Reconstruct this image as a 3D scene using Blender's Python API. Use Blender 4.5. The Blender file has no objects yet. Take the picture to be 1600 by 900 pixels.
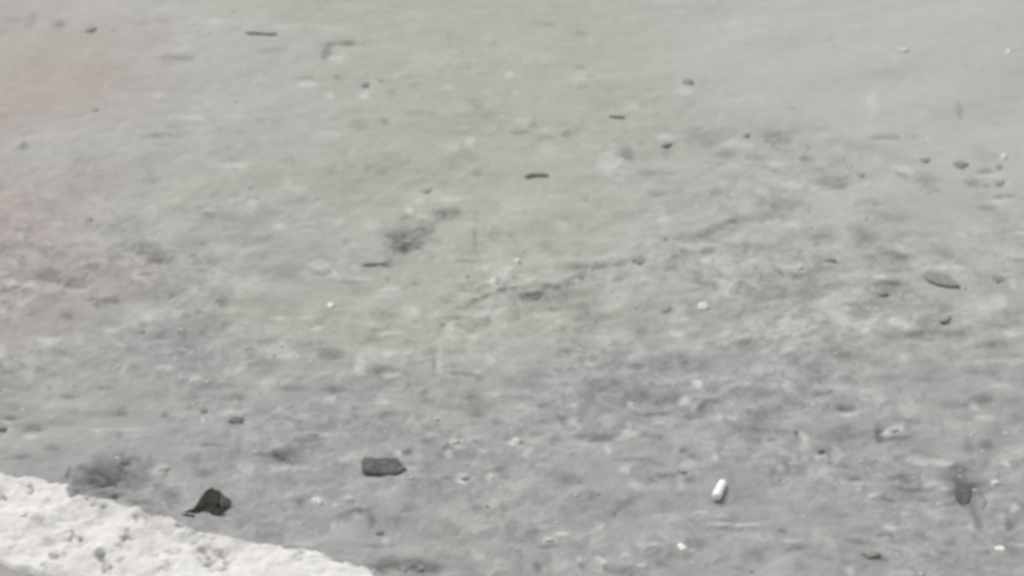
import bpy, bmesh, math, random
import numpy as np
from mathutils import Vector, noise as mnoise

random.seed(7)
rng = np.random.default_rng(7)
S = bpy.context.scene
COL = S.collection

# ------------------------------------------------------------------ camera
CAM_H, PITCH, HFOV = 1.30, math.radians(25.0), math.radians(13.3)
cd = bpy.data.cameras.new('camera')
cd.sensor_width = 36.0
cd.lens = 18.0 / math.tan(HFOV / 2)
cd.clip_start, cd.clip_end = 0.05, 2000.0
cam = bpy.data.objects.new('camera', cd)
COL.objects.link(cam)
cam.location = (0, 0, CAM_H)
cam.rotation_euler = (math.pi / 2 - PITCH, 0, 0)
cd.dof.use_dof = True
cd.dof.focus_distance = 1.50
cd.dof.aperture_fstop = 58
S.camera = cam

# ------------------------------------------------------------------ light
SUN_EL, SUN_AZ = math.radians(52), math.radians(-35)      # azimuth from +Y towards +X
w = bpy.data.worlds.new('World'); S.world = w; w.use_nodes = True
nt = w.node_tree; nt.nodes.clear()
sky = nt.nodes.new('ShaderNodeTexSky'); sky.sky_type = 'NISHITA'; sky.sun_disc = False
sky.sun_elevation = SUN_EL; sky.sun_rotation = SUN_AZ
sky.dust_density = 4.0; sky.air_density = 1.0; sky.ozone_density = 0.6
hs = nt.nodes.new('ShaderNodeHueSaturation'); hs.inputs['Saturation'].default_value = 0.12   # overcast: grey sky
bg = nt.nodes.new('ShaderNodeBackground'); bg.inputs['Strength'].default_value = 0.13
wo = nt.nodes.new('ShaderNodeOutputWorld')
nt.links.new(sky.outputs[0], hs.inputs['Color']); nt.links.new(hs.outputs[0], bg.inputs[0]); nt.links.new(bg.outputs[0], wo.inputs[0])
sd = bpy.data.lights.new('sun', 'SUN'); sd.energy = 1.4; sd.angle = math.radians(38); sd.color = (1.0, 0.985, 0.955)
sun = bpy.data.objects.new('sun', sd); COL.objects.link(sun)
dv = Vector((math.sin(SUN_AZ) * math.cos(SUN_EL), math.cos(SUN_AZ) * math.cos(SUN_EL), math.sin(SUN_EL)))
sun.rotation_euler = (-dv).to_track_quat('-Z', 'Y').to_euler()
sun.location = dv * 20
S.view_settings.view_transform = 'Standard'
S.view_settings.look = 'None'
S.view_settings.exposure = 0.13
S.view_settings.gamma = 1.0

# ------------------------------------------------------------------ helpers
def at(px, py, z=0.0):
    """point on the road under pixel (px, py) of the 1600 x 900 photograph"""
    t = math.tan(HFOV / 2)
    u = (px - 800) / 800 * t
    v = (450 - py) / 800 * t
    c, s = math.cos(PITCH), math.sin(PITCH)
    d = (u, c + v * s, -s + v * c)
    k = (CAM_H - z) / -d[2]
    return (d[0] * k, d[1] * k)

def gsize(px, py, wp, hp):
    a = at(px - wp / 2, py); b = at(px + wp / 2, py)
    c = at(px, py - hp / 2); d = at(px, py + hp / 2)
    return abs(b[0] - a[0]), abs(c[1] - d[1])

def tag(o, label=None, cat=None, group=None, kind=None):
    if label: o['label'] = label
    if cat: o['category'] = cat
    if group: o['group'] = group
    if kind: o['kind'] = kind
    return o

def hash2(i, j, seed):
    n = (i.astype(np.int64) * 374761393 + j.astype(np.int64) * 668265263 + seed * 974634777) & 0xffffffff
    n = ((n ^ (n >> 13)) * 1274126177) & 0xffffffff
    n = ((n ^ (n >> 16)) * 2246822519) & 0xffffffff
    return ((n ^ (n >> 15)) & 0xffffff) / float(0xffffff) * 2 - 1

def vnoise(X, Y, cell, seed, rot=0.5):
    c, s = math.cos(rot), math.sin(rot)
    U = (X * c - Y * s) / cell + 1000.3; V = (X * s + Y * c) / cell + 1000.7
    i = np.floor(U); j = np.floor(V); fu = U - i; fv = V - j
    fu = fu * fu * fu * (fu * (fu * 6 - 15) + 10); fv = fv * fv * fv * (fv * (fv * 6 - 15) + 10)
    a = hash2(i, j, seed); b = hash2(i + 1, j, seed); c_ = hash2(i, j + 1, seed); d = hash2(i + 1, j + 1, seed)
    return (a * (1 - fu) + b * fu) * (1 - fv) + (c_ * (1 - fu) + d * fu) * fv

def cells(X, Y, size, seed):
    """angular patches: the nearest jittered cell's random value, and the edge distance"""
    U = X / size + 500.5; V = Y / size + 500.5
    i0 = np.floor(U); j0 = np.floor(V)
    d1 = np.full(X.shape, 9.0); d2 = np.full(X.shape, 9.0); val = np.zeros(X.shape); val2 = np.zeros(X.shape)
    for di in (-1, 0, 1):
        for dj in (-1, 0, 1):
            i = i0 + di; j = j0 + dj
            h1 = hash2(i, j, seed); h2 = hash2(i, j, seed + 5)
            d = (U - i - .5 - .45 * h1) ** 2 + (V - j - .5 - .45 * h2) ** 2
            m = d < d1
            d2 = np.where(m, d1, np.minimum(d2, d))
            val = np.where(m, hash2(i, j, seed + 9), val); val2 = np.where(m, hash2(i, j, seed + 13), val2)
            d1 = np.where(m, d, d1)
    return val, val2, np.sqrt(d2) - np.sqrt(d1)

def sstep(a, b, x):
    t = np.clip((x - a) / (b - a), 0, 1); return t * t * (3 - 2 * t)

def stretch(lo, hi, step, far, g=1.22):
    core = np.arange(lo, hi + step * .5, step)
    def tail(x0, sgn):
        out = []; d = step; x = x0
        while abs(x) < far:
            d *= g; x += sgn * d; out.append(x)
        return out
    return np.concatenate([np.array(tail(core[0], -1))[::-1], core, np.array(tail(core[-1], 1))])

def grid_object(name, P, mat, attrs, keep=None, parent=None):
    """P: (ny, nx, 3) vertex grid -> one smooth mesh object with float point attributes"""
    ny, nx = P.shape[:2]
    idx = np.arange(ny * nx).reshape(ny, nx)
    q = np.stack([idx[:-1, :-1], idx[:-1, 1:], idx[1:, 1:], idx[1:, :-1]], -1).reshape(-1, 4)
    co = P.reshape(-1, 3)
    al = {k: v.reshape(-1) for k, v in attrs.items()}
    if keep is not None:
        q = q[keep.reshape(-1)]
        used = np.unique(q); rm = np.full(len(co), -1); rm[used] = np.arange(len(used))
        q = rm[q]; co = co[used]; al = {k: v[used] for k, v in al.items()}
    me = bpy.data.meshes.new(name)
    me.vertices.add(len(co)); me.vertices.foreach_set('co', co.astype(np.float32).ravel())
    me.loops.add(q.size); me.loops.foreach_set('vertex_index', q.astype(np.int32).ravel())
    me.polygons.add(len(q)); me.polygons.foreach_set('loop_start', (np.arange(len(q)) * 4).astype(np.int32))
    me.polygons.foreach_set('use_smooth', np.ones(len(q), bool))
    me.update(calc_edges=True)
    for k, v in al.items():
        at_ = me.attributes.new(k, 'FLOAT', 'POINT'); at_.data.foreach_set('value', v.astype(np.float32))
    me.materials.append(mat)
    o = bpy.data.objects.new(name, me); COL.objects.link(o); o.parent = parent
    return o

# ------------------------------------------------------------------ materials
def new_mat(name):
    m = bpy.data.materials.new(name); m.use_nodes = True
    n = m.node_tree.nodes; n.clear()
    b = n.new('ShaderNodeBsdfPrincipled'); o = n.new('ShaderNodeOutputMaterial')
    m.node_tree.links.new(b.outputs[0], o.inputs[0])
    b.inputs['Roughness'].default_value = 0.9
    b.inputs['Specular IOR Level'].default_value = 0.25
    return m, m.node_tree, b

def mixc(t, f, a, b, mode='MIX'):
    n = t.nodes.new('ShaderNodeMix'); n.data_type = 'RGBA'; n.blend_type = mode
    for s, v in ((n.inputs['Factor'], f), (n.inputs[6], a), (n.inputs[7], b)):
        if isinstance(v, (int, float)): s.default_value = v
        elif isinstance(v, tuple): s.default_value = (*v, 1)
        else: t.links.new(v, s)
    return n.outputs[2]

def noise_node(t, scale, detail=3, rough=0.55, stretch_=(1, 1, 1)):
    c = t.nodes.new('ShaderNodeTexCoord'); mp = t.nodes.new('ShaderNodeMapping'); mp.inputs['Scale'].default_value = stretch_
    n = t.nodes.new('ShaderNodeTexNoise'); n.inputs['Scale'].default_value = scale
    n.inputs['Detail'].default_value = detail; n.inputs['Roughness'].default_value = rough
    t.links.new(c.outputs['Object'], mp.inputs[0]); t.links.new(mp.outputs[0], n.inputs['Vector'])
    return n.outputs['Fac']

def mrange(t, v, a, b, c=0.0, d=1.0):
    n = t.nodes.new('ShaderNodeMapRange'); n.inputs[1].default_value = a; n.inputs[2].default_value = b
    n.inputs[3].default_value = c; n.inputs[4].default_value = d
    t.links.new(v, n.inputs[0]); return n.outputs[0]

def attr(t, name):
    n = t.nodes.new('ShaderNodeAttribute'); n.attribute_name = name; return n.outputs['Fac']

def bump(t, b, h, dist, strength=1.0):
    n = t.nodes.new('ShaderNodeBump'); n.inputs['Strength'].default_value = strength; n.inputs['Distance'].default_value = dist
    t.links.new(h, n.inputs['Height']); t.links.new(n.outputs[0], b.inputs['Normal'])

# weathered grey asphalt, paler with distance
def make_asphalt(name='weathered_asphalt'):
    m, t, b = new_mat(name)
    grey = (0.293, 0.292, 0.287); far_grey = (0.384, 0.380, 0.358)
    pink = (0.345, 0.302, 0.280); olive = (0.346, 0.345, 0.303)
    c = mixc(t, attr(t, 'far_pale'), grey, far_grey)
    c = mixc(t, attr(t, 'pink'), c, pink)
    c = mixc(t, attr(t, 'olive'), c, olive)
    g1 = mrange(t, noise_node(t, 75, 3, .6), .3, .7, .955, 1.045)
    g2 = mrange(t, noise_node(t, 420, 2, .6), .3, .7, .96, 1.04)
    for g in (g1, g2):
        cr = t.nodes.new('ShaderNodeCombineColor')
        for k in range(3): t.links.new(g, cr.inputs[k])
        c = mixc(t, 1.0, c, cr.outputs[0], 'MULTIPLY')
    c = mixc(t, mrange(t, attr(t, 'stain'), 0, 1, 0, 1), c, (0.075, 0.073, 0.068))
    c = mixc(t, attr(t, 'chalk'), c, (0.60, 0.59, 0.565))
    t.links.new(c, b.inputs['Base Color'])
    bump(t, b, noise_node(t, 330, 3, .6), 0.0006, .5)
    return m
M_ROAD = make_asphalt()

def make_paint():
    m, t, b = new_mat('worn_white_paint')
    n1 = noise_node(t, 28, 4, .6)
    c = mixc(t, mrange(t, n1, .35, .65), (0.615, 0.596, 0.583), (0.665, 0.655, 0.640))
    c = mixc(t, mrange(t, noise_node(t, 55, 3, .6), .55, .75, 0, .45), c, (0.50, 0.475, 0.465))
    c = mixc(t, attr(t, 'wear'), c, (0.27, 0.265, 0.255))
    t.links.new(c, b.inputs['Base Color'])
    b.inputs['Roughness'].default_value = .75
    bump(t, b, noise_node(t, 260, 3, .6), 0.0006, .6)
    return m
M_PAINT = make_paint()

def stone_mat(name, col, var=.12, rough=.85, lo=.85, hi=1.25):
    m, t, b = new_mat(name)
    a = tuple(x * (1 - var) for x in col); d = tuple(min(1, x * (1 + var)) for x in col)
    c = mixc(t, mrange(t, noise_node(t, 240, 3, .6), .35, .65), a, d)
    oi = t.nodes.new('ShaderNodeObjectInfo')
    hsv = t.nodes.new('ShaderNodeHueSaturation'); t.links.new(mrange(t, oi.outputs['Random'], 0, 1, lo, hi), hsv.inputs['Value'])
    t.links.new(c, hsv.inputs['Color']); c = hsv.outputs[0]
    t.links.new(c, b.inputs['Base Color']); b.inputs['Roughness'].default_value = rough
    bump(t, b, noise_node(t, 500, 3, .6), 0.0004, .6)
    return m
M_PALE = stone_mat('pale_stone', (0.47, 0.465, 0.445))
M_BRIGHT = stone_mat('quartz_stone', (0.60, 0.59, 0.565))
M_MID = stone_mat('grey_stone', (0.245, 0.243, 0.229))
M_DARK = stone_mat('dark_stone', (0.15, 0.148, 0.14))
M_CHIP = stone_mat('dark_chip', (0.108, 0.106, 0.101), .35, .9, 1, 1)
M_LEAFD = stone_mat('dark_dead_leaf', (0.034, 0.033, 0.028), .4, .9, 1, 1)
M_LEAFL = stone_mat('faded_dead_leaf', (0.10, 0.098, 0.092), .35, .9, 1, 1)
M_BARK = stone_mat('weathered_bark', (0.26, 0.256, 0.236))
M_STUB = stone_mat('white_paper', (0.90, 0.89, 0.87), .06, .7, 1, 1)
M_GUM = stone_mat('dark_gum', (0.105, 0.103, 0.098), .25, .9, 1, 1)

# ------------------------------------------------------------------ marks on the road (photo pixels: x, y, w, h, strength, turn)
DARK = [
(92,38,16,12,.22),(39,226,8,11,.25),(245,212,48,8,.2),(272,91,45,10,.25),(235,278,22,14,.15),(20,30,40,10,.12),(50,30,14,24,.15),
(535,68,56,11,.34),(511,82,14,26,.3),(526,121,12,7,.2),(598,125,14,7,.2),(612,145,22,9,.16),(650,133,28,8,.14),(603,190,14,8,.2),(745,160,36,18,.2),(740,178,70,10,.12),
(660,177,50,9,.16),(560,195,30,22,.14),(420,80,36,10,.14),(480,120,34,8,.14),(720,245,50,18,.12),(745,270,22,12,.18),(590,265,40,14,.13),(520,268,14,14,.16),(450,250,24,14,.14),
(700,330,38,17,.34),(640,372,72,34,.40),(628,385,40,22,.22),(665,355,26,22,.16),(685,376,36,12,.18),(634,340,18,10,.25),(585,413,42,6,.36),(727,408,26,6,.26),(742,370,6,50,.16),(648,440,14,14,.26),(607,438,10,10,.2),
(735,474,34,7,.26,-.45),(765,460,40,7,.28,-.35),(795,452,34,8,.26,-.25),(830,460,44,9,.28,-.1),(870,447,40,9,.26,-.2),(905,430,30,8,.26,-.4),(940,416,44,8,.26,-.2),(978,408,34,7,.22,-.2),(820,470,60,6,.16,-.1),(590,487,30,12,.2),(550,440,22,8,.18),(740,468,50,7,.16,-.3),(725,480,14,8,.2),(715,497,48,6,.2),(765,500,24,5,.18),(830,455,60,16,.2,-.1),(888,442,14,18,.26),(930,415,70,9,.2,-.15),(962,416,22,9,.2),(965,437,22,10,.22),(908,434,8,8,.3),
(880,340,..., .0) if False else (883,342,22,5,.16),(1001,522,18,20,.26),(1160,532,26,8,.32),(1150,548,70,24,.14),(1010,620,60,18,.16),
(887,209,15,9,.34),(815,208,26,8,.28),(852,216,30,10,.18),(983,240,15,18,.24),(1042,240,22,16,.18),(835,188,10,20,.12),(910,135,14,8,.16),(908,106,14,8,.2),(906,52,22,8,.16),(854,38,28,8,.14),(1100,215,60,30,.1),(915,310,10,12,.2),(935,320,12,12,.14),(1030,301,34,10,.2),(1028,270,60,8,.14),
(1215,215,42,24,.24),(1240,205,20,12,.14),(1259,250,20,11,.3),(1260,232,10,10,.2),(1303,282,42,16,.28),(1385,213,48,8,.26),(1411,275,24,9,.28,.3),(1450,285,34,20,.22),(1525,287,32,12,.28),(1540,268,22,8,.3),(1499,170,8,28,.16),(1370,235,120,20,.10,.3),(1225,235,30,14,.18),(1135,240,34,12,.22,-.2),(1180,248,26,10,.18),(1535,238,30,24,.12),(1210,268,26,8,.22,.4),
(1235,428,46,11,.26,.15),(1300,448,22,9,.18),(1404,398,32,11,.38),(1397,443,28,7,.36),(1400,425,22,8,.2),(1370,440,14,12,.2),(1545,536,50,10,.26),(1535,578,46,16,.22),(1558,592,14,12,.22),(1488,555,22,20,.18),(1568,307,28,4,.3),(1540,326,24,9,.28),(1400,340,58,12,.18),(1350,370,40,24,.2),(1290,368,40,22,.14),(1430,365,60,10,.12),(1570,350,30,24,.12),(1225,315,70,34,.16),(1360,315,30,10,.14),(1470,395,34,16,.18),(1505,408,20,14,.16),(1222,460,34,9,.2),(1440,520,50,10,.2,-.1),(1260,470,30,20,.12),(1350,475,40,6,.16),(1403,490,20,10,.2),(1228,555,16,10,.2),(1320,560,50,14,.14),(1565,510,40,8,.2),(1590,505,20,10,.16),(1590,555,20,6,.18),
(1110,360,100,12,.24,-.28),(1180,340,80,12,.2,-.1),(1100,372,30,16,.22),(1062,373,16,8,.26),(1108,391,22,14,.26),(1068,328,80,22,.08),(1170,455,18,10,.14),(1085,452,22,6,.2),
(215,388,64,18,.30,.12),(245,402,30,18,.26),(235,428,34,8,.3),(190,392,50,8,.2),(122,442,38,16,.3,.15),(165,470,34,14,.4),(105,496,28,10,.34),(275,458,20,9,.34,-.6),(325,337,22,7,.28),(315,380,24,9,.22),(350,470,18,14,.34),(40,372,10,8,.24),(35,405,20,16,.2),(70,435,60,8,.2),(90,430,60,16,.2),(280,497,34,7,.26,-.15),(310,488,14,4,.3),(15,450,32,9,.4,-.35),(5,472,14,6,.4),(15,480,5,5,.4),(190,530,10,14,.2),(170,468,60,6,.16),(60,575,16,10,.2),(390,555,14,30,.2),(380,435,20,12,.16),(305,405,8,12,.2),(140,380,20,10,.14),
(430,530,60,14,.2),(515,550,34,18,.3),(490,538,60,8,.16,-.2),(540,560,..., .0) if False else (595,575,40,16,.24),(640,575,14,24,.16),(590,530,60,8,.2,-.15),(720,585,44,8,.34,.15),(680,565,8,16,.2),(720,512,24,8,.3,.5),(690,508,10,6,.3),(815,525,16,12,.28),(880,515,8,12,.2),(885,545,22,10,.24),(960,540,34,6,.2),(910,560,12,12,.16),(1000,572,16,8,.2),(960,595,34,12,.14),(820,575,30,20,.1),(460,590,70,10,.14),(640,600,60,6,.14),
(78,605,10,9,.34),(110,620,34,6,.34),(165,606,28,7,.3),(18,652,22,6,.34),(160,646,90,8,.16),(60,662,120,7,.16,-.06),(57,669,28,10,.4),(188,680,11,11,.26),(82,700,26,12,.26),(25,715,36,10,.28),(190,640,20,14,.2),(330,605,80,8,.14),(258,649,13,8,.36),(328,695,38,8,.42),(305,715,24,20,.28),(318,738,34,16,.2),(378,622,14,10,.24),
(172,733,60,48,.40),(152,752,70,38,.36),(208,745,64,40,.30),(250,775,60,30,.16),(128,765,30,22,.26),(208,718,18,12,.26),(190,775,60,12,.24),(230,742,26,10,.22,.5),(125,730,12,8,.2),(107,738,6,16,.36),(249,760,20,9,.34),(272,780,28,22,.26),(180,774,20,7,.3),(215,783,40,8,.28,.2),
(436,710,58,17,.42,.12),(525,609,44,8,.3),(480,687,38,8,.22),(610,645,50,8,.16),(715,694,24,7,.36,.4),(698,698,14,8,.3,-.6),(690,712,20,14,.28),(670,690,18,10,.2),(638,706,16,9,.34),(750,695,16,9,.3,.5),(700,747,20,4,.34),(475,781,16,14,.26),(545,784,11,8,.36),(545,800,24,9,.32,-.3),(568,796,26,8,.34),(580,812,12,18,.3,.4),(640,792,26,13,.28),(697,782,12,10,.2),(590,853,34,5,.3),(625,882,90,20,.42,-.05),(655,885,60,14,.24),(590,880,30,10,.18),(470,857,60,7,.30,.15),(700,825,24,26,.2),(675,840,24,14,.14),(745,620,20,50,.14),(745,650,24,14,.22),(735,620,18,4,.26),(785,618,16,6,.2),(780,660,16,16,.16),(550,650,20,7,.24),(650,650,34,10,.16),(600,645,20,8,.14),(590,760,30,10,.16),(650,725,60,7,.14),(780,735,24,10,.2),(745,795,14,12,.2),(788,792,10,16,.22),(490,750,60,8,.1),(485,640,..., .0) if False else (555,638,16,4,.22),(695,675,24,4,.2),(430,605,..., .0) if False else (455,608,30,6,.16),
(855,635,34,9,.28,.1),(820,622,40,7,.2,.1),(881,660,14,20,.34),(905,660,6,12,.3),(825,678,36,10,.34),(933,683,64,11,.34),(1025,681,38,12,.30,.3),(1020,647,50,5,.3),(870,690,20,12,.22),(940,640,34,9,.2),(1085,653,40,8,.2,-.12),(1060,665,50,14,.12),(1068,704,20,8,.34),(1085,715,18,8,.24),(1100,634,22,10,.24,-.4),(1190,650,30,14,.14),(1170,685,40,20,.12),(1175,670,50,8,.14),
(1045,743,40,8,.36),(1078,749,14,9,.46),(1015,722,60,8,.26,.22),(975,718,30,5,.24),(1020,750,14,14,.2,.6),(890,750,40,16,.28,.15),(925,772,11,15,.24),(975,790,44,9,.24,-.6),(955,800,16,8,.2),(1129,716,14,11,.32),(1120,735,30,20,.16),(1070,780,40,40,.12),(860,853,36,5,.34),(1085,853,34,18,.22),(1015,857,26,8,.32),(947,884,12,7,.34,.6),(980,892,46,18,.3),(908,885,12,10,.26),(840,885,10,22,.28),(1150,828,70,8,.36),(1130,812,40,4,.2),(1155,888,20,6,.28),(835,830,20,10,.2),(815,776,30,5,.16),(880,620,10,16,.22),(882,600,12,6,.2),(942,607,18,10,.22),(1060,625,20,4,.2),(1120,628,40,8,.14),
(1290,614,34,11,.34,-.2),(1320,639,30,8,.44,-.15),(1373,676,12,24,.38),(1380,688,10,8,.3),(1417,658,46,8,.28),(1410,685,50,6,.26),(1245,676,9,9,.38),(1320,675,36,22,.18),(1205,686,20,8,.26),(1296,715,8,16,.38,.4),(1315,728,28,8,.32),(1228,720,10,10,.26),(1253,735,18,14,.2),(1335,749,22,8,.32),(1403,748,36,10,.36),(1425,764,52,9,.38),(1385,781,54,7,.36),(1340,790,60,8,.14),(1440,781,30,4,.3),(1318,806,30,10,.24),(1480,735,50,10,.24),(1495,735,22,24,.22),(1487,790,24,12,.36),(1470,745,40,10,.14),(1528,755,34,8,.2),(1526,792,16,16,.28),(1522,805,14,10,.26),(1530,820,12,18,.30),(1508,768,56,60,.30),(1497,745,30,26,.14),(1528,808,14,30,.16),(1508,778,30,34,.26),(1558,743,10,4,.34),(1345,847,36,9,.28,.1),(1385,836,26,9,.42,-.15),(1375,874,26,12,.34),(1250,858,34,9,.28,-.1),(1275,868,34,8,.16,.3),(1540,698,22,16,.26),(1513,697,16,20,.28),(1520,722,12,8,.24),(1535,624,34,10,.3),(1490,632,50,10,.2),(1472,668,8,30,.14),(1580,822,12,20,.24),(1560,795,40,18,.16),(1222,829,12,8,.32),(1430,705,20,8,.22),(1404,717,16,8,.22),(1460,715,34,6,.16),(1480,820,60,8,.16),(1597,790,14,16,.3),(1475,870,60,30,.06),(1250,880,30,18,.12),
(520,640,80,14,.08),(420,560,120,18,.10),(300,620,120,14,.10),(560,690,100,20,.06),(470,270,120,16,.06),(700,200,160,30,.08),
]
LIGHT = [
(247,149,16,7,.22),(300,183,52,8,.22),(362,259,54,8,.30),(370,180,50,6,.14),(270,75,40,16,.12),(200,90,60,30,.06),(333,33,24,9,.22),(440,42,40,6,.24),(515,43,40,5,.16),(527,93,20,13,.3),(475,132,24,8,.3),(517,149,16,8,.28),(570,149,16,9,.3),(705,137,22,8,.2),(735,221,16,14,.3),(705,230,24,12,.2),(725,198,22,5,.2),(795,118,12,12,.3),(808,145,16,12,.2),(850,90,60,12,.14),(905,120,24,14,.2),(640,100,90,30,.05),(690,90,80,26,.08),(450,280,14,24,.16),(470,298,30,10,.16),(520,210,50,14,.12),(850,205,20,8,.2),(955,258,36,42,.26),(1040,214,40,9,.3),(1075,143,24,12,.2),(990,167,20,9,.2),(815,190,20,14,.2),(860,235,20,18,.18),(1150,225,40,12,.24),(1170,252,20,8,.16),(1035,245,16,30,.0),(1260,180,..., .0) if False else (1365,160,16,34,.18),(1340,190,..., .0) if False else (1395,90,10,20,.14),(1240,290,60,14,.2),(1210,257,20,10,.24),(1550,275,40,6,.24),(1410,265,24,8,.2,.4),(1440,263,18,5,.16),
(1225,350,44,7,.22),(1250,417,14,8,.4),(1225,417,20,4,.2),(1475,418,34,9,.3),(1597,365,22,5,.4),(1560,315,40,5,.26),(1582,441,12,14,.4),(1560,470,24,20,.18),(1548,476,40,14,.2),(1580,522,18,8,.38),(1405,386,16,6,.26),(1375,432,18,6,.26),(1398,465,30,10,.14),(1405,502,34,12,.28),(1413,500,10,8,.2),(1362,512,20,22,.26),(1310,480,20,40,.12),(1320,516,20,4,.24),(1240,500,40,40,.1),(1410,556,24,12,.2),(1430,535,34,8,.2),(1455,550,24,18,.16),(1545,565,50,6,.24),(1590,562,24,5,.24),(1340,580,40,30,.08),(1310,400,160,40,.0),
(880,354,20,15,.3),(800,335,60,60,.05),(1067,383,26,4,.3),(1108,408,18,8,.26),(1130,443,30,12,.3),(1110,462,60,20,.14),(1085,447,18,4,.28),(1063,490,24,30,.18),(1058,524,26,9,.42),(1040,344,20,10,.3),(1030,322,18,24,.14),(945,400,50,6,.22,-.2),(895,402,24,18,.12),(1012,435,22,8,.24),(835,434,26,6,.24),(1000,550,20,26,.18),(920,568,14,9,.34),(1095,545,16,9,.22),(1060,498,80,10,.1),(1175,525,50,8,.26),(1090,596,14,7,.36),(830,490,30,10,.1),
(640,328,14,12,.42),(655,314,16,10,.3),(700,312,30,10,.2),(658,338,14,7,.3),(580,348,24,30,.16),(540,368,12,8,.24),(540,390,60,20,.08),(435,354,24,9,.26),(480,360,40,4,.14),(500,415,34,16,.26),(480,430,20,12,.2),(560,435,40,4,.3),(610,452,44,4,.36),(645,488,24,20,.28),(605,462,40,8,.16),(780,430,24,12,.2),(795,420,18,12,.26),(440,498,34,8,.28),(480,495,18,6,.26),(500,513,26,8,.36),(441,540,12,12,.36),(440,557,50,7,.26),(610,520,26,5,.34),(580,505,24,10,.2),(600,548,60,14,.2),(562,570,14,26,.32,.3),(608,587,20,9,.3),(687,565,8,40,.28),(702,512,12,8,.3),(740,528,12,9,.3),(745,580,14,5,.26),(765,560,14,20,.18),(430,595,60,8,.24),(520,580,50,8,.12),(780,510,24,14,.16),
(50,447,24,5,.3),(90,447,28,5,.3),(10,426,24,4,.3),(20,440,12,4,.3),(253,574,16,7,.42),(275,560,10,5,.28),(150,410,40,8,.2),(75,532,34,8,.24),(120,540,60,26,.12),(180,516,50,6,.24),(210,500,40,20,.12),(120,455,30,6,.2),(360,315,6,16,.28),(330,327,20,5,.24),(395,320,12,24,.2),(0,550,16,20,.2),(190,538,20,8,.2),(150,312,20,4,.16),
(52,683,20,7,.36),(12,660,14,5,.3),(14,670,12,5,.3),(255,731,20,12,.5),(240,736,10,8,.24),(180,672,110,5,.2),(215,680,60,5,.16),(290,647,40,10,.2),(318,655,6,12,.3),(365,643,30,8,.2),(318,625,24,6,.2),(290,560,..., .0) if False else (380,575,50,8,.1),
(450,730,34,7,.26),(518,625,20,14,.3),(500,678,60,5,.3),(545,652,16,6,.26),(597,628,20,8,.26),(622,708,10,10,.36),(713,693,20,9,.5,.5),(703,710,14,14,.36),(725,746,22,14,.4),(768,746,14,12,.4),(496,782,16,14,.36),(542,776,14,8,.34),(560,806,14,10,.2),(522,821,9,9,.3),(598,845,24,8,.26),(570,853,..., .0) if False else (560,872,40,5,.2),(640,735,26,10,.2,.3),(770,615,34,7,.24),(670,680,18,8,.26),(755,685,40,5,.2),(797,692,8,6,.3),(440,640,16,14,.18),(420,605,24,14,.2),(735,865,40,8,.1,.5),(545,725,..., .0) if False else (720,790,20,10,.12),(770,790,14,14,.18),
(806,691,20,12,.5),(826,704,16,12,.3,-.5),(987,633,14,7,.5),(985,677,24,9,.42),(973,684,20,7,.3),(985,665,8,10,.3),(897,634,20,6,.3),(900,660,14,16,.24),(950,656,24,14,.22),(1070,625,18,10,.36),(1125,652,34,9,.28),(1090,600,16,7,.36),(1028,660,20,14,.18),(905,694,40,5,.2),(950,702,10,14,.3),(992,758,24,14,.28,.5),(1116,714,10,9,.36),(975,732,24,12,.3),(1075,727,24,10,.3),(1063,752,10,22,.22),(1096,801,22,7,.4),(1125,805,30,5,.2),(860,843,20,7,.48),(880,834,20,6,.4),(850,822,20,8,.24),(940,875,20,6,.46,.4),(980,866,24,6,.34),(1002,883,16,6,.44),(938,821,14,9,.34),(1145,820,70,3,.34),(1020,850,20,4,.3),(905,765,30,14,.22),(903,874,12,8,.3),(870,885,20,20,.2),(1040,815,60,20,.1),(1090,808,20,6,.2),
(1205,603,24,8,.36),(1325,649,30,6,.4),(1392,673,30,11,.5,-.2),(1422,637,26,24,.2),(1255,682,14,12,.46),(1258,696,14,16,.3),(1281,716,14,6,.5),(1308,705,14,24,.22,.4),(1235,670,30,4,.24),(1210,721,34,12,.22),(1445,722,70,9,.3,.1),(1430,715,20,5,.2),(1455,755,20,8,.34),(1477,762,14,7,.36),(1557,755,18,10,.48),(1570,725,14,10,.38),(1585,795,18,14,.36),(1520,637,14,11,.32),(1536,652,24,8,.3),(1495,665,34,20,.16),(1455,803,26,18,.26),(1365,775,20,5,.3),(1391,822,22,6,.42),(1370,853,..., .0) if False else (1285,840,40,28,.2,.4),(1237,845,34,8,.24),(1330,893,20,14,.36),(1518,825,10,14,.3),(1565,815,14,24,.18),(1590,852,24,3,.24),(1230,605,40,10,.2),(1340,758,20,12,.18),(1540,745,..., .0) if False else (1580,700,30,20,.1),(1295,735,14,6,.2),(1405,895,40,10,.2),
]
DARK = [d for d in DARK if d and isinstance(d[2], (int, float))]
LIGHT = [d for d in LIGHT if d and isinstance(d[2], (int, float))]

# ------------------------------------------------------------------ the road sheet: fine relief where the camera looks, out to the horizon
gx = stretch(-0.50, 0.50, 0.00135, 180.0)
gy = stretch(2.22, 3.46, 0.0023, 180.0)
X, Y = np.meshgrid(gx, gy)

def fine(x, y):
    return sstep(-.9, -.5, x) * (1 - sstep(.5, .9, x)) * sstep(1.7, 2.3, y) * (1 - sstep(3.4, 4.0, y))

def rough_zone(x, y):
    """how coarse the surface is: smoother towards the far right and far middle"""
    far = sstep(2.80, 3.12, y)
    r = 1.0 - 0.45 * far
    r = r * (1 - 0.45 * far * sstep(0.10, 0.28, x))
    a = 0.5 + 0.5 * vnoise(x, y, 0.11, 51)
    return r * (0.65 + 0.6 * a)

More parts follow.
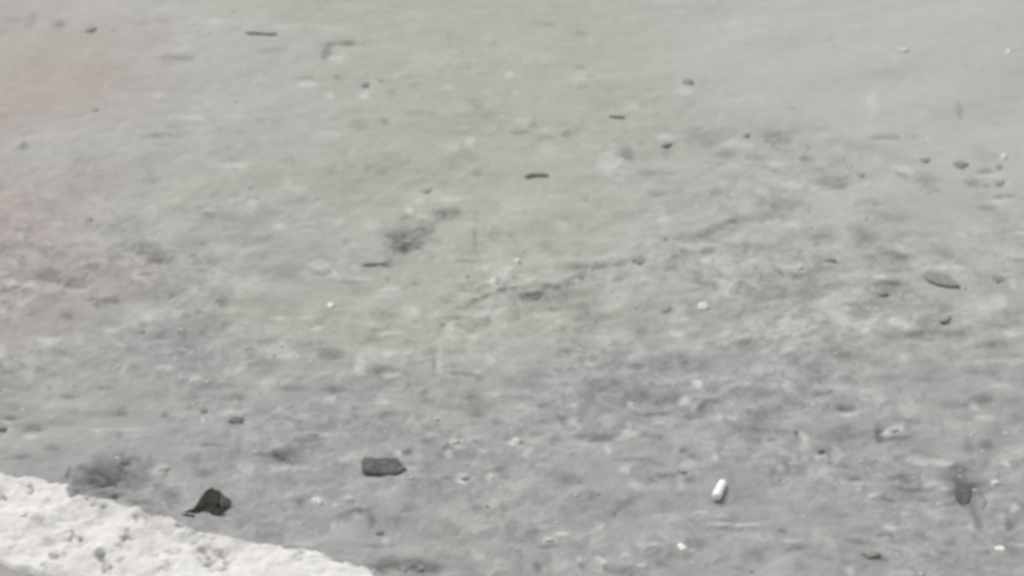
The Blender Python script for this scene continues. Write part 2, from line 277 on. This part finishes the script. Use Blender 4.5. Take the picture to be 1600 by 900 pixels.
F = fine(X, Y); R = rough_zone(X, Y)
Hs = (0.0026 * vnoise(X, Y, .120, 1) + 0.0013 * vnoise(X, Y, .046, 2, 1.1) + R * (0.00085 * vnoise(X, Y, .021, 3, .2)
      + 0.00050 * vnoise(X, Y * .9, .0105, 4, 2.0) + 0.00030 * vnoise(X, Y, .0056, 5, .9))) * F
wob = .004
XW = X + wob * vnoise(X, Y, .009, 14); YW = Y + wob * vnoise(X, Y, .009, 15)
cA, cA2, eA = cells(XW, YW * .8, .017, 101)
cB, cB2, eB = cells(XW, YW * .8, .0075, 102)
cC, cC2, eC = cells(XW, YW * .8, .0038, 103)
Hs += F * R * (.00030 * cA + .00030 * cB * sstep(0, .25, eB) + .00022 * cC * sstep(0, .4, eC))
pits = np.clip(vnoise(X, Y, .017, 11, .3) - .45, 0, 1) * np.clip(vnoise(X, Y, .006, 12, 1.3) + .6, 0, 1)
Hs -= 0.0022 * pits * F * R

def ground_z(x, y):
    i = int(np.clip(np.searchsorted(gy, y) - 1, 0, len(gy) - 2)); j = int(np.clip(np.searchsorted(gx, x) - 1, 0, len(gx) - 2))
    fy = (y - gy[i]) / (gy[i + 1] - gy[i]); fx = (x - gx[j]) / (gx[j + 1] - gx[j])
    return float((Hs[i, j] * (1 - fx) + Hs[i, j + 1] * fx) * (1 - fy) + (Hs[i + 1, j] * (1 - fx) + Hs[i + 1, j + 1] * fx) * fy)

def on_road(px, py, above=0.0):
    """point of the uneven road surface seen at that pixel"""
    z = 0.0
    for _ in range(4):
        x, y = at(px, py, z + above); z = ground_z(x, y)
    return x, y

wx = 0.0022 * vnoise(X, Y, .012, 21) + .0022 * cB + .0013 * cC
wy = 0.0036 * vnoise(X, Y, .014, 23) + .0036 * cB2 + .0022 * cC2
def stamp(rows, field, hfield, hamp, p):
    for row in rows:
        px, py, wp, hp, s = row[:5]; turn = row[5] if len(row) > 5 else 0.0
        cx, cy = on_road(px, py); w_, h_ = gsize(px, py, wp, hp); w_ *= .5; h_ *= .5
        # the turn is measured in the picture: shear it on the ground
        k = (gsize(px, py, 10, 10)[1] / gsize(px, py, 10, 10)[0])
        ex = 2.2 * w_ + .012; ey = 2.2 * h_ + abs(turn) * w_ * k * 2.2 + .018
        i0, i1 = np.searchsorted(gy, [cy - ey, cy + ey]); j0, j1 = np.searchsorted(gx, [cx - ex, cx + ex])
        if i0 >= i1 or j0 >= j1: continue
        sl = (slice(i0, i1), slice(j0, j1))
        sc = min(1.0, w_ / .007)
        dx = X[sl] - cx + wx[sl] * sc; dy = Y[sl] - cy + wy[sl] * min(1.0, h_ / .012)
        dy = dy + math.tan(turn) * dx * k
        r2 = (dx / (w_ * 1.12)) ** 2 + (dy / (h_ * 1.12)) ** 2
        big_ = min(1.0, w_ / .008)
        r2 = r2 * (1 + big_ * (.30 * cB[sl] + .22 * cC[sl] + .25 * cA2[sl]))
        f = np.exp(-r2 ** p) * (1 + .30 * cC2[sl] + .22 * cB2[sl] * big_)
        field[sl] = np.maximum(field[sl], f * s) if s > .5 else field[sl] + f * s * (1 - field[sl])
        hfield[sl] += hamp * f * min(1, s * 2.2) * min(w_, h_ / 2) / .006
stain = np.zeros_like(X); chalk = np.zeros_like(X); hh = np.zeros_like(X)
stamp(DARK, stain, hh, -0.0007, 2.4)
stamp(LIGHT, chalk, hh, 0.0007, 2.2)
Hs += np.clip(hh, -.002, .002)
Fw = sstep(-1.6, -.6, X) * (1 - sstep(.6, 1.6, X)) * sstep(1.2, 2.2, Y) * (1 - sstep(3.5, 4.8, Y))
n1 = vnoise(X, Y, .024, 31, .4); n2 = vnoise(X, Y, .011, 32, 1.0); n3 = vnoise(X, Y, .005, 33, 1.8)
mott = (1.35 - .45 * sstep(2.8, 3.1, Y)) * (np.clip(n1 * .40 + n2 * .22 + (cA * .24 + cB * .34 + cC * .32) * sstep(-.5, .3, vnoise(X, Y, .06, 34)), -1, 1)) * R * Fw
stain = np.clip(stain * 1.4 + np.clip(mott - .06, 0, 1) * .36, 0, 1)
chalk = np.clip(chalk * 1.2 + np.clip(-mott - .12, 0, 1) * .34, 0, 1)
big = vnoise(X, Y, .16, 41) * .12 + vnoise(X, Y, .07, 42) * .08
far_pale = np.clip(.02 + .98 * sstep(2.42, 3.30, Y + big * .9) + big * .8, 0, 1)  # base colour gets paler with distance, broken up by broad noise
pink = np.clip((1 - sstep(-.40, -.27, X + big * .7 + .012 * cA + .006 * cB)) * (.35 + .65 * sstep(2.45, 2.95, Y + big)) * (.78 - .2 * sstep(3.0, 3.4, Y)), 0, 1)
olive = np.clip(sstep(2.66, 2.74, Y + big * .25) * sstep(-.33, -.15, X + big) * (1 - sstep(.04, .22, X + big * .6)) * .72 + big * .5, 0, 1)
P = np.stack([X, Y, Hs], -1)
road = grid_object('road', P, M_ROAD, dict(stain=stain, chalk=chalk, far_pale=far_pale, pink=pink, olive=olive))
tag(road, 'weathered pale grey asphalt with faint darker mottling', kind='structure')

# ------------------------------------------------------------------ the white band: thick worn paint, lower left corner
edge_px = [(-60,738),(0,742),(40,744),(75,756),(100,762),(116,777),(140,782),(178,788),(215,798),(240,808),(262,806),(292,818),(330,838),(365,842),(400,850),(432,851),(455,862),(490,868),(512,880),(545,886),(575,900),(620,916),(690,945)]
E = np.array([at(*p) for p in edge_px])
fit = np.polyfit(E[:, 0], E[:, 1], 2)
x0e, x1e = E[0, 0], E[-1, 0]
def centre(x):        # smooth upper edge, straight beyond the fitted part
    xc = np.clip(x, x0e, x1e)
    return np.polyval(fit, xc) + (x - xc) * np.polyval(np.polyder(fit), xc)
def slope(x): return np.polyval(np.polyder(fit), np.clip(x, x0e, x1e))
wiggle = E[:, 1] - np.polyval(fit, E[:, 0])
low = at(0, 874)
sl0 = float(slope(np.array([low[0]]))[0])
BW = (float(centre(np.array([low[0]]))[0]) - low[1]) / math.sqrt(1 + sl0 * sl0)
sx = stretch(-0.52, 0.04, 0.0013, 40.0)
tt = np.concatenate([np.arange(-.014, BW + .014, .0013)])
SX, TT = np.meshgrid(sx, tt)
SL = slope(SX); NL = np.sqrt(1 + SL * SL)
BX = SX + TT * SL / NL; BY = centre(SX) - TT / NL
fb = sstep(-.9, -.5, BX) * (1 - sstep(.2, .5, BX))
wig = np.interp(SX, E[:, 0], wiggle, left=0, right=0)
bA, bA2, be = cells(BX + .002 * vnoise(BX, BY, .006, 66), BY, .010, 201)
bB, bB2, be2 = cells(BX + .001 * vnoise(BX, BY, .004, 67), BY, .0048, 202)
near_ = wig / NL + .0034 * vnoise(BX, BY, .018, 68) * sstep(-.4, .2, vnoise(BX, BY, .05, 69)) + .0022 * vnoise(BX, BY, .012, 61) + .0026 * bA + .0018 * bB
far_ = .007 * vnoise(BX, BY, .03, 63) + .003 * vnoise(BX, BY, .009, 64)
dist = np.minimum(TT + near_ * fb, BW + far_ * fb - TT)       # metres inside the band
thick = .0034
body = thick * sstep(-.0028, .0045, dist)
lump = .0018 * vnoise(BX, BY, .026, 71, .8) + .0009 * vnoise(BX, BY, .012, 72, .1) + .0005 * bA + .0004 * bB
wearn = np.clip((vnoise(BX, BY, .016, 81, 1.2) * .6 + vnoise(BX, BY, .0065, 82, .4) * .6 - .50) * 2.4, 0, 1)
holes_px = [(48,764,10,7,.5),(3,781,18,6,.7),(119,844,14,12,.6),(87,868,11,10,.6),(72,890,16,9,.5),(200,844,14,12,.65),(188,852,12,9,.4),(158,873,16,12,.6),(166,886,12,12,.45),(190,878,20,7,.3),
            (140,790,20,7,.5),(158,795,12,7,.5),(230,815,8,14,.3),(232,865,14,10,.3),(284,820,9,12,.65),(298,830,12,12,.4),(260,890,16,10,.55),(275,866,26,8,.4),(345,864,18,12,.65),(325,884,18,18,.6),(352,893,16,14,.6),(300,852,18,10,.4),
            (300,842,30,20,.34),(318,838,26,14,.34),(465,878,14,18,.35),(380,850,30,7,.3),(216,812,8,10,.35),(400,862,22,5,.2),(60,836,40,7,.2),(25,830,50,8,.2),(315,868,20,8,.35),(300,805,24,8,.5)]
wear = wearn * .30 + np.clip(bA * .5 + bB * .5 + vnoise(BX, BY, .03, 93) * .7 - .30, 0, 1) * .5 + .01
for px, py, wp, hp, s in holes_px:
    cx, cy = at(px, py); w_, h_ = gsize(px, py, wp, hp)
    wx2 = .0022 * vnoise(BX, BY, .006, 91) + .0026 * bB; wy2 = .004 * vnoise(BX, BY, .007, 92) + .004 * bB2
    r2 = ((BX - cx + wx2) / (w_ * .56)) ** 2 + ((BY - cy + wy2) / (h_ * .56)) ** 2
    wear = np.maximum(wear, np.exp(-r2 ** 1.3) * s * 1.7)
wear = np.clip(wear, 0, .92) * fb
BZ = -.0022 * (1 - sstep(-.004, .001, dist)) + body + (lump * sstep(0, .006, dist) - .0028 * wear * sstep(.0, .004, dist)) * fb
gz = np.zeros_like(BX)
ii = np.clip(np.searchsorted(gy, BY) - 1, 0, len(gy) - 2); jj = np.clip(np.searchsorted(gx, BX) - 1, 0, len(gx) - 2)
gz = Hs[ii, jj]
BZ = BZ + gz
d4 = np.stack([dist[:-1, :-1], dist[1:, :-1], dist[:-1, 1:], dist[1:, 1:]]).max(0)
PB = np.stack([BX, BY, BZ], -1)
band = grid_object('road_marking', PB, M_PAINT, dict(wear=wear), keep=d4 > -.0036)
tag(band, 'broad rough edged white painted band with grey flecks crossing the lower left corner', 'road marking')

# ------------------------------------------------------------------ loose bits
def stone_mesh(name, rx, ry, rz, seed, sub=2, rough=.25, flat=.0):
    bm = bmesh.new(); bmesh.ops.create_icosphere(bm, subdivisions=sub, radius=1)
    for v in bm.verts:
        n = mnoise.noise(v.co * 1.3 + Vector((seed * 3.1, seed * 1.7, 0))) + .5 * mnoise.noise(v.co * 2.9 + Vector((seed, 0, seed * 2.3)))
        v.co *= 1 + rough * n
        if flat and v.co.z > flat: v.co.z = flat + (v.co.z - flat) * .25
        v.co = Vector((v.co.x * rx, v.co.y * ry, v.co.z * rz))
    me = bpy.data.meshes.new(name); bm.to_mesh(me); bm.free()
    for p in me.polygons: p.use_smooth = True
    return me

def put(name, me, mat, px, py, sink, rot=0.0, label=None, cat=None, group=None):
    x, y = on_road(px, py)
    me.materials.append(mat)
    o = bpy.data.objects.new(name, me); COL.objects.link(o)
    o.location = (x, y, ground_z(x, y) + sink); o.rotation_euler = (0, 0, rot)
    return tag(o, label, cat, group)

# (x, y, w, h, material, label)
BITS = [
('dark_pebble',143,46,15,12,M_MID,'grey brown pebble near the upper left corner of the road'),
('dark_pebble',149,173,9,8,M_MID,'tiny grey pebble on the pinkish ground, upper left, above the small dark one'),
('dark_pebble',570,133,13,9,M_MID,'small grey pebble just below the bracket shaped stain at upper left'),
('dark_pebble',668,298,15,11,M_MID,'grey pebble above the large dark smudge left of centre'),
('dark_pebble',1077,127,17,13,M_MID,'lone round dark pebble on the smooth area right of top centre'),
('dark_pebble',1042,226,16,11,M_MID,'grey pebble below the lone round one, right of top centre'),
('dark_pebble',1168,211,11,10,M_MID,'tiny grey pebble at the left end of the mottled strip, upper right'),
('dark_pebble',1345,273,18,11,M_MID,'grey pebble in the middle of the mottled strip at upper right'),
('dark_pebble',1445,250,16,9,M_MID,'flat grey pebble in the mottled strip at upper right, left of a larger one'),
('dark_pebble',1500,258,24,15,M_MID,'largest grey pebble in the mottled strip at upper right'),
('dark_pebble',1562,286,15,13,M_MID,'grey pebble nearest the right edge in the mottled strip'),
('dark_pebble',1560,260,12,11,M_MID,'small grey pebble under a pale grain near the upper right edge'),
('dark_pebble',137,344,13,11,M_MID,'small round dark pebble alone near the left edge above mid height'),
('dark_pebble',999,406,20,13,M_MID,'dark pebble at the right end of the long faint diagonal streak'),
('dark_pebble',1040,482,17,14,M_MID,'round dark pebble left of a bright white chip, right of centre'),
('dark_pebble',1375,459,24,9,M_MID,'thin flat dark pebble below two fainter ones, right of centre'),
('dark_pebble',1296,407,20,7,M_MID,'thin grey pebble right of a small pale chip, right of centre'),
('dark_pebble',1560,436,22,16,M_MID,'grey pebble beside a pale chip near the right edge at mid height'),
('dark_pebble',218,518,22,8,M_MID,'thin flat dark pebble at left, slightly below mid height'),
('dark_pebble',5,670,14,9,M_DARK,'dark pebble cut by the left edge of the picture'),
('dark_pebble',316,641,14,11,M_MID,'round grey pebble up and left of the darker oblong one'),
('dark_pebble',370,657,30,14,M_DARK,'dark oblong pebble above and right of the dark leaf'),
('dark_pebble',594,831,16,9,M_MID,'small grey pebble below the dark flat chip, past the curved stain'),
('dark_pebble',257,742,12,7,M_MID,'small grey pebble tucked under a pale grain above the white band'),
('dark_pebble',1066,737,16,6,M_MID,'thin dark pebble just left of and above the white stub'),
('dark_pebble',1281,706,13,7,M_DARK,'tiny dark pebble touching a pale chip, right of the white stub'),
('dark_pebble',1358,867,26,12,M_MID,'oblong dark pebble near the bottom edge at right'),
('dark_pebble',487,510,7,5,M_MID,'tiny dark pebble beside a pale streak left of centre'),
('pale_chip',518,477,13,9,M_BRIGHT,'bright pale chip alone left of centre'),
('pale_chip',808,408,11,10,M_PALE,'small pale chip at the centre above the long faint streak'),
('pale_chip',770,441,14,10,M_PALE,'pale chip just left of the centre above a diagonal streak'),
('pale_chip',1100,480,19,13,M_BRIGHT,'bright triangular white chip right of centre'),
('pale_chip',1413,78,12,8,M_PALE,'pale chip on the smooth ground near the top right'),
('pale_chip',1576,80,10,8,M_PALE,'pale chip closest to the top right corner'),
('pale_chip',1568,246,11,10,M_PALE,'pale chip near the right edge at the top of the mottled strip'),
('pale_chip',1250,417,12,8,M_PALE,'pale chip left of a thin grey pebble, right of centre'),
('pale_chip',1065,855,15,11,M_BRIGHT,'bright round chip below the white stub near the bottom edge'),
('pale_chip',1563,858,15,13,M_BRIGHT,'bright round chip near the bottom right corner'),
('pale_chip',987,633,12,7,M_PALE,'small pale chip below centre, above a pale smear'),
('pale_chip',806,690,17,10,M_PALE,'pale chip on the middle line below a long grey streak'),
('pale_chip',713,692,15,8,M_PALE,'slanting pale chip with a dark hook shaped stain round it'),
('pale_chip',255,731,18,11,M_PALE,'pale chip above the white band, over a small grey pebble'),
('pale_chip',253,574,14,6,M_PALE,'thin pale chip at left below mid height'),
('pale_chip',1281,716,12,6,M_PALE,'pale chip under a tiny dark pebble at lower right'),
('pale_chip',1557,755,17,10,M_PALE,'pale chip right of the dark lump at lower right'),
('pale_chip',726,746,18,11,M_PALE,'left one of two pale chips right of the dark flat chip'),
('pale_chip',768,746,12,10,M_PALE,'right one of two pale chips right of the dark flat chip'),
('pale_chip',496,782,14,12,M_PALE,'round pale chip below and left of the dark flat chip'),
('pale_chip',860,844,15,6,M_PALE,'thin pale chip over a dark line near the bottom centre'),
('pale_chip',1395,672,18,9,M_PALE,'pale slanting chip with a dark left side at lower right'),
('pale_chip',441,540,10,8,M_PALE,'small pale chip left of centre just below mid height'),
('pale_chip',37,812,10,6,M_BRIGHT,'small bright crumb on the white band near the left edge'),
]
for k, (nm, px, py, wp, hp, mat, lab) in enumerate(BITS):
    w_, h_ = gsize(px, py, wp, hp)
    rx = w_ * .54; rz = min(rx * .36, .0019) if nm == 'dark_pebble' else min(rx * .42, .0022)
    ry = max((h_ * .5 - rz * .35), rx * .6)
    ry = min(ry, rx * 1.7)
    me = stone_mesh(nm, rx, ry, rz, k + 1, 2, .55)
    z = .004 if 'band near' in lab else 0
    put(nm, me, mat, px, py, -rz * .25 + z, random.uniform(-.25, .25), lab,
        'pebble' if nm == 'dark_pebble' else 'stone chip', 'loose dark pebbles on the road' if nm == 'dark_pebble' else 'pale stone chips on the road')

# flat plates traced on the ground with real thickness
def plate(name, pts_px, thick, mat, label, cat, curl=None, jitter=.0004, parent=None, group=None, lift=0.0):
    pts = [on_road(*p, thick) for p in pts_px]
    cx = sum(p[0] for p in pts) / len(pts); cy = sum(p[1] for p in pts) / len(pts)
    # round the outline a little
    loop = []
    n = len(pts)
    for i in range(n):
        a, b, c = pts[i - 1], pts[i], pts[(i + 1) % n]
        loop += [((a[0] + 3 * b[0]) / 4, (a[1] + 3 * b[1]) / 4), ((c[0] + 3 * b[0]) / 4, (c[1] + 3 * b[1]) / 4)]
    loop = [(x + .0004 * mnoise.noise(Vector((x * 260, y * 260, 3))) * 2, y + .0003 * mnoise.noise(Vector((x * 260, y * 260, 9))) * 2) for x, y in loop]
    bm = bmesh.new(); rings = []
    for f, zt in ((1.0, 0), (1.03, .45), (.98, .85), (.86, 1.0), (.6, 1.08), (.3, 1.1)):
        r = []
        for (x, y) in loop:
            dx, dy = (x - cx) * f, (y - cy) * f
            z = thick * zt + (curl(dx, dy) if curl else 0) + random.uniform(-1, 1) * jitter * (zt > .5)
            r.append(bm.verts.new((dx, dy, z)))
        rings.append(r)
    m = len(loop)
    for a, b in zip(rings, rings[1:]):
        for i in range(m): bm.faces.new((a[i], a[(i + 1) % m], b[(i + 1) % m], b[i]))
    c = bm.verts.new((0, 0, thick * 1.1 + (curl(0, 0) if curl else 0)))
    for i in range(m): bm.faces.new((rings[-1][i], rings[-1][(i + 1) % m], c))
    cb = bm.verts.new((0, 0, curl(0, 0) if curl else 0))
    for i in range(m): bm.faces.new((rings[0][(i + 1) % m], rings[0][i], cb))
    bmesh.ops.recalc_face_normals(bm, faces=bm.faces)
    me = bpy.data.meshes.new(name); bm.to_mesh(me); bm.free()
    for p in me.polygons: p.use_smooth = True
    me.materials.append(mat)
    o = bpy.data.objects.new(name, me); COL.objects.link(o)
    o.location = (cx, cy, ground_z(cx, cy) + lift)
    if parent:
        o.parent = parent; o.location = o.location - parent.location
    return tag(o, label, cat, group)

plate('flat_chip', [(568,716),(569,716),(600,716),(620,716),(622,717),(628,727),(637,732),(628,736),(618,740),(600,741),(582,742),(570,740),(566,738),(566,726)], .0011, M_CHIP,
      'dark grey oblong chip with a pointed right end lying on the road', 'chip')
plate('dark_flake', [(1443,424),(1462,425),(1482,431),(1491,438),(1502,447),(1484,447),(1462,443),(1447,436)], .0016, M_MID,
      'flat slanted grey flake with a pointed tail at right, mid height', 'flake')
plate('angular_flake', [(1466,501),(1474,495),(1483,488),(1487,494),(1484,499),(1473,503)], .002, M_MID,
      'small angular grey flake below the slanted one at right', 'flake')
plate('gum_lump', [(1491,760),(1502,756),(1516,758),(1518,770),(1515,782),(1507,789),(1499,783),(1493,772)], .0014, M_GUM,
      'dark rounded lump in the middle of a smudged stain at lower right', 'lump', jitter=.0002)

# slivers
def sliver(px0, py0, px1, py1, r, mat, label):
    a = on_road(px0, py0, r); b = on_road(px1, py1, r)
    L = math.hypot(b[0] - a[0], b[1] - a[1]); ang = math.atan2(b[1] - a[1], b[0] - a[0])
    bm = bmesh.new(); rings = []
    for k in range(9):
        u = k / 8; rr = r * (.55 + .45 * math.sin(math.pi * min(1, max(0, .12 + u * .8)))) * (.35 if k in (0, 8) else 1)
        off = 1.3 * r * math.sin(u * 4.1 + L * 300) * (1 - u * .5)
        rings.append([bm.verts.new(((u - .5) * L, off + rr * 1.7 * math.cos(q * math.pi / 4), rr * math.sin(q * math.pi / 4) + random.uniform(-.05, .05) * r)) for q in range(8)])
    for A, B in zip(rings, rings[1:]):
        for i in range(8): bm.faces.new((A[i], A[(i + 1) % 8], B[(i + 1) % 8], B[i]))
    bm.faces.new(rings[0][::-1]); bm.faces.new(rings[-1])
    me = bpy.data.meshes.new('twig'); bm.to_mesh(me); bm.free()
    for p in me.polygons: p.use_smooth = True
    me.materials.append(mat)
    o = bpy.data.objects.new('twig', me); COL.objects.link(o)
    cx, cy = (a[0] + b[0]) / 2, (a[1] + b[1]) / 2
    o.location = (cx, cy, ground_z(cx, cy) + r * .7); o.rotation_euler = (0, 0, ang)
    return tag(o, label, 'twig', 'thin dark twig slivers on the road')
sliver(382, 52, 434, 52, .0010, M_BARK, 'long thin dark twig near the top edge, left of centre')
sliver(819, 273, 857, 272, .0016, M_BARK, 'short thick dark twig near the middle, upper half')
sliver(952, 179, 976, 184, .0010, M_BARK, 'tiny curved dark twig right of top centre')
sliver(566, 414, 606, 412, .0007, M_BARK, 'thin grey twig under the large dark smudge left of centre')

# crumpled dead leaf at the edge of the band
leaf = bpy.data.objects.new('dead_leaf', None); COL.objects.link(leaf); leaf.empty_display_size = .02
lx, ly = on_road(322, 803); leaf.location = (lx, ly, ground_z(lx, ly))
tag(leaf, 'crumpled blackish dead leaf standing at the upper edge of the white band', 'leaf')
def leaf_sheet(name, outline, mat, label=None, y0=0.0, lean=.62, bulge=.0020, th=.0007):
    """outline in photo pixels of an upright curled sheet; built in a leaning plane through the leaf's base"""
    px_m = gsize(322, 800, 100, 10)[0] / 100
    up = px_m / math.cos(PITCH)
    pts = []
    n = len(outline)
    for i in range(n):
        a, b, c = outline[i - 1], outline[i], outline[(i + 1) % n]
        pts += [((a[0] + 3 * b[0]) / 4, (a[1] + 3 * b[1]) / 4), ((c[0] + 3 * b[0]) / 4, (c[1] + 3 * b[1]) / 4)]
    cx = sum(p[0] for p in pts) / len(pts); cy = sum(p[1] for p in pts) / len(pts)
    bm = bmesh.new()
    def P3(px, py, side):
        x = (px - 322) * px_m; hgt = (804 - py) * px_m
        # lean back: share the picture height between real height and depth
        hgt *= .93; z = hgt / math.cos(PITCH) * (1 - lean); y = hgt * lean / math.sin(PITCH)
        y += y0 + bulge * math.sin(px * .16) + bulge * .6 * math.sin(py * .25 + px * .07) + side * th
        return (x, y, z - .0012)
    fr = {}
    for side in (-1, 1):
        rings = []
        for f in (1, .72, .4):
            rings.append([bm.verts.new(P3(cx + (p[0] - cx) * f, cy + (p[1] - cy) * f, side * (.3 if f == 1 else 1))) for p in pts])
        c = bm.verts.new(P3(cx, cy, side)); m = len(pts)
        for a, b in zip(rings, rings[1:]):
            for i in range(m): bm.faces.new((a[i], a[(i + 1) % m], b[(i + 1) % m], b[i]))
        for i in range(m): bm.faces.new((rings[-1][i], rings[-1][(i + 1) % m], c))
        fr[side] = rings[0]
    m = len(pts)
    for i in range(m): bm.faces.new((fr[-1][i], fr[-1][(i + 1) % m], fr[1][(i + 1) % m], fr[1][i]))
    bmesh.ops.recalc_face_normals(bm, faces=bm.faces)
    me = bpy.data.meshes.new(name); bm.to_mesh(me); bm.free()
    for p in me.polygons: p.use_smooth = True
    me.materials.append(mat)
    o = bpy.data.objects.new(name, me); COL.objects.link(o); o.parent = leaf
    return tag(o, label)
leaf_sheet('blade', [(281,804),(291,797),(303,788),(310,777),(317,768),(323,763),(329,761),(333,764),(338,763),(342,769),(340,776),(343,782),(339,789),(340,796),(331,799),(322,801),(308,802),(296,805)], M_LEAFD)
leaf_sheet('stem', [(279,802),(290,797),(302,796),(306,800),(298,805),(284,808)], M_LEAFD, y0=-.004, lean=.5, th=.0012)
leaf_sheet('curled_tip', [(337,765),(345,770),(352,777),(358,785),(361,792),(350,794),(338,794),(335,780)], M_LEAFL, 'greyer curled right tip of the leaf', y0=.003)
leaf_sheet('lower_lobe', [(322,792),(336,789),(348,790),(358,791),(352,795),(340,798),(328,801),(318,801)], M_LEAFD, y0=-.002, lean=.45)

# white stub
def stub():
    a = on_road(1119.0, 774, .005); b = on_road(1130, 746, .005)
    r = gsize(1124, 765, 15, 10)[0] / 2
    L = math.hypot(b[0] - a[0], b[1] - a[1]) * .98
    ang = math.atan2(b[1] - a[1], b[0] - a[0])
    bm = bmesh.new(); rings = []
    prof = [(-.5, .0), (-.5, .80), (-.47, .96), (-.42, 1.02), (-.2, 1.0), (0, .97), (.2, .95), (.4, .93), (.47, .85), (.5, .7), (.5, 0)]
    for u, f in prof[1:-1]:
        rings.append([bm.verts.new((u * L, f * r * math.cos(q * math.pi / 8), f * r * .9 * math.sin(q * math.pi / 8) + .03 * r * math.sin(q * 2.3 + u * 20))) for q in range(16)])
    for A, B in zip(rings, rings[1:]):
        for i in range(16): bm.faces.new((A[i], A[(i + 1) % 16], B[(i + 1) % 16], B[i]))
    bm.faces.new(rings[0][::-1]); bm.faces.new(rings[-1])
    me = bpy.data.meshes.new('cigarette_butt'); bm.to_mesh(me); bm.free()
    for p in me.polygons: p.use_smooth = True
    me.materials.append(M_STUB)
    o = bpy.data.objects.new('cigarette_butt', me); COL.objects.link(o)
    cx, cy = (a[0] + b[0]) / 2, (a[1] + b[1]) / 2
    o.location = (cx, cy, ground_z(cx, cy) + r * .8); o.rotation_euler = (0, 0, ang)
    tag(o, 'bright white cylindrical stub lying on the grey road at lower right', 'cigarette butt')
stub()

# ------------------------------------------------------------------ embedded grit: thousands of tiny stones, one mesh
def grit(name, count, mat, smin, smax, seed, label):
    r = np.random.default_rng(seed)
    t = (1 + 5 ** .5) / 2
    ico = np.array([(-1,t,0),(1,t,0),(-1,-t,0),(1,-t,0),(0,-1,t),(0,1,t),(0,-1,-t),(0,1,-t),(t,0,-1),(t,0,1),(-t,0,-1),(-t,0,1)]) / math.sqrt(1 + t * t)
    fc = np.array([(0,11,5),(0,5,1),(0,1,7),(0,7,10),(0,10,11),(1,5,9),(5,11,4),(11,10,2),(10,7,6),(7,1,8),(3,9,4),(3,4,2),(3,2,6),(3,6,8),(3,8,9),(4,9,5),(2,4,11),(6,2,10),(8,6,7),(9,8,1)])
    x = r.uniform(-.52, .52, count * 3); y = r.uniform(2.24, 3.44, count * 3)
    dens = rough_zone(x, y) * (.35 + .65 * (vnoise(x, y, .05, 7 + seed) > -.1))
    ok = r.uniform(0, 1.2, count * 3) < dens * (1 - .35 * sstep(2.7, 3.2, y))
    ce = centre(x); on = (y < ce + .012) & (y > ce - BW * 1.25 - .012) & (x < .1)
    ok &= ~on
    x, y = x[ok][:count], y[ok][:count]; n = len(x)
    s = smin + (smax - smin) * r.uniform(0, 1, n) ** 2.2
    ar = r.uniform(.7, 1.5, n); fl = r.uniform(.22, .36, n); a = r.uniform(0, 6.28, n)
    V = ico[None] * (1 + r.uniform(-.25, .25, (n, 12, 1)))
    vx = V[..., 0] * (s * ar)[:, None]; vy = V[..., 1] * s[:, None]; vz = V[..., 2] * (s * fl)[:, None]
    ca, sa = np.cos(a)[:, None], np.sin(a)[:, None]
    i = np.clip(np.searchsorted(gy, y) - 1, 0, len(gy) - 2); j = np.clip(np.searchsorted(gx, x) - 1, 0, len(gx) - 2)
    co = np.stack([vx * ca - vy * sa + x[:, None], vx * sa + vy * ca + y[:, None], vz + (Hs[i, j] - s * fl * .45)[:, None]], -1).reshape(-1, 3)
    f = (fc[None] + (np.arange(n) * 12)[:, None, None]).reshape(-1, 3)
    me = bpy.data.meshes.new(name)
    me.vertices.add(len(co)); me.vertices.foreach_set('co', co.astype(np.float32).ravel())
    me.loops.add(f.size); me.loops.foreach_set('vertex_index', f.astype(np.int32).ravel())
    me.polygons.add(len(f)); me.polygons.foreach_set('loop_start', (np.arange(len(f)) * 3).astype(np.int32))
    me.polygons.foreach_set('use_smooth', np.ones(len(f), bool))
    me.update(calc_edges=True); me.materials.append(mat)
    o = bpy.data.objects.new(name, me); COL.objects.link(o)
    return tag(o, label, 'grit', None, 'stuff')
M_GRIT = stone_mat('grit_grey', (0.36, 0.358, 0.345), .12)
M_GRITP = stone_mat('grit_pale', (0.44, 0.435, 0.415), .15)
M_GRITD = stone_mat('grit_dark', (0.27, 0.268, 0.258), .15)
grit('grit', 1500, M_GRIT, .0008, .0024, 3, 'fine grey grit bedded in the road surface')
grit('pale_grit', 220, M_GRITP, .0007, .0022, 4, 'scattered fine pale grit bedded in the road surface')
grit('dark_grit', 260, M_GRITD, .0007, .0020, 5, 'scattered fine dark grit bedded in the road surface')
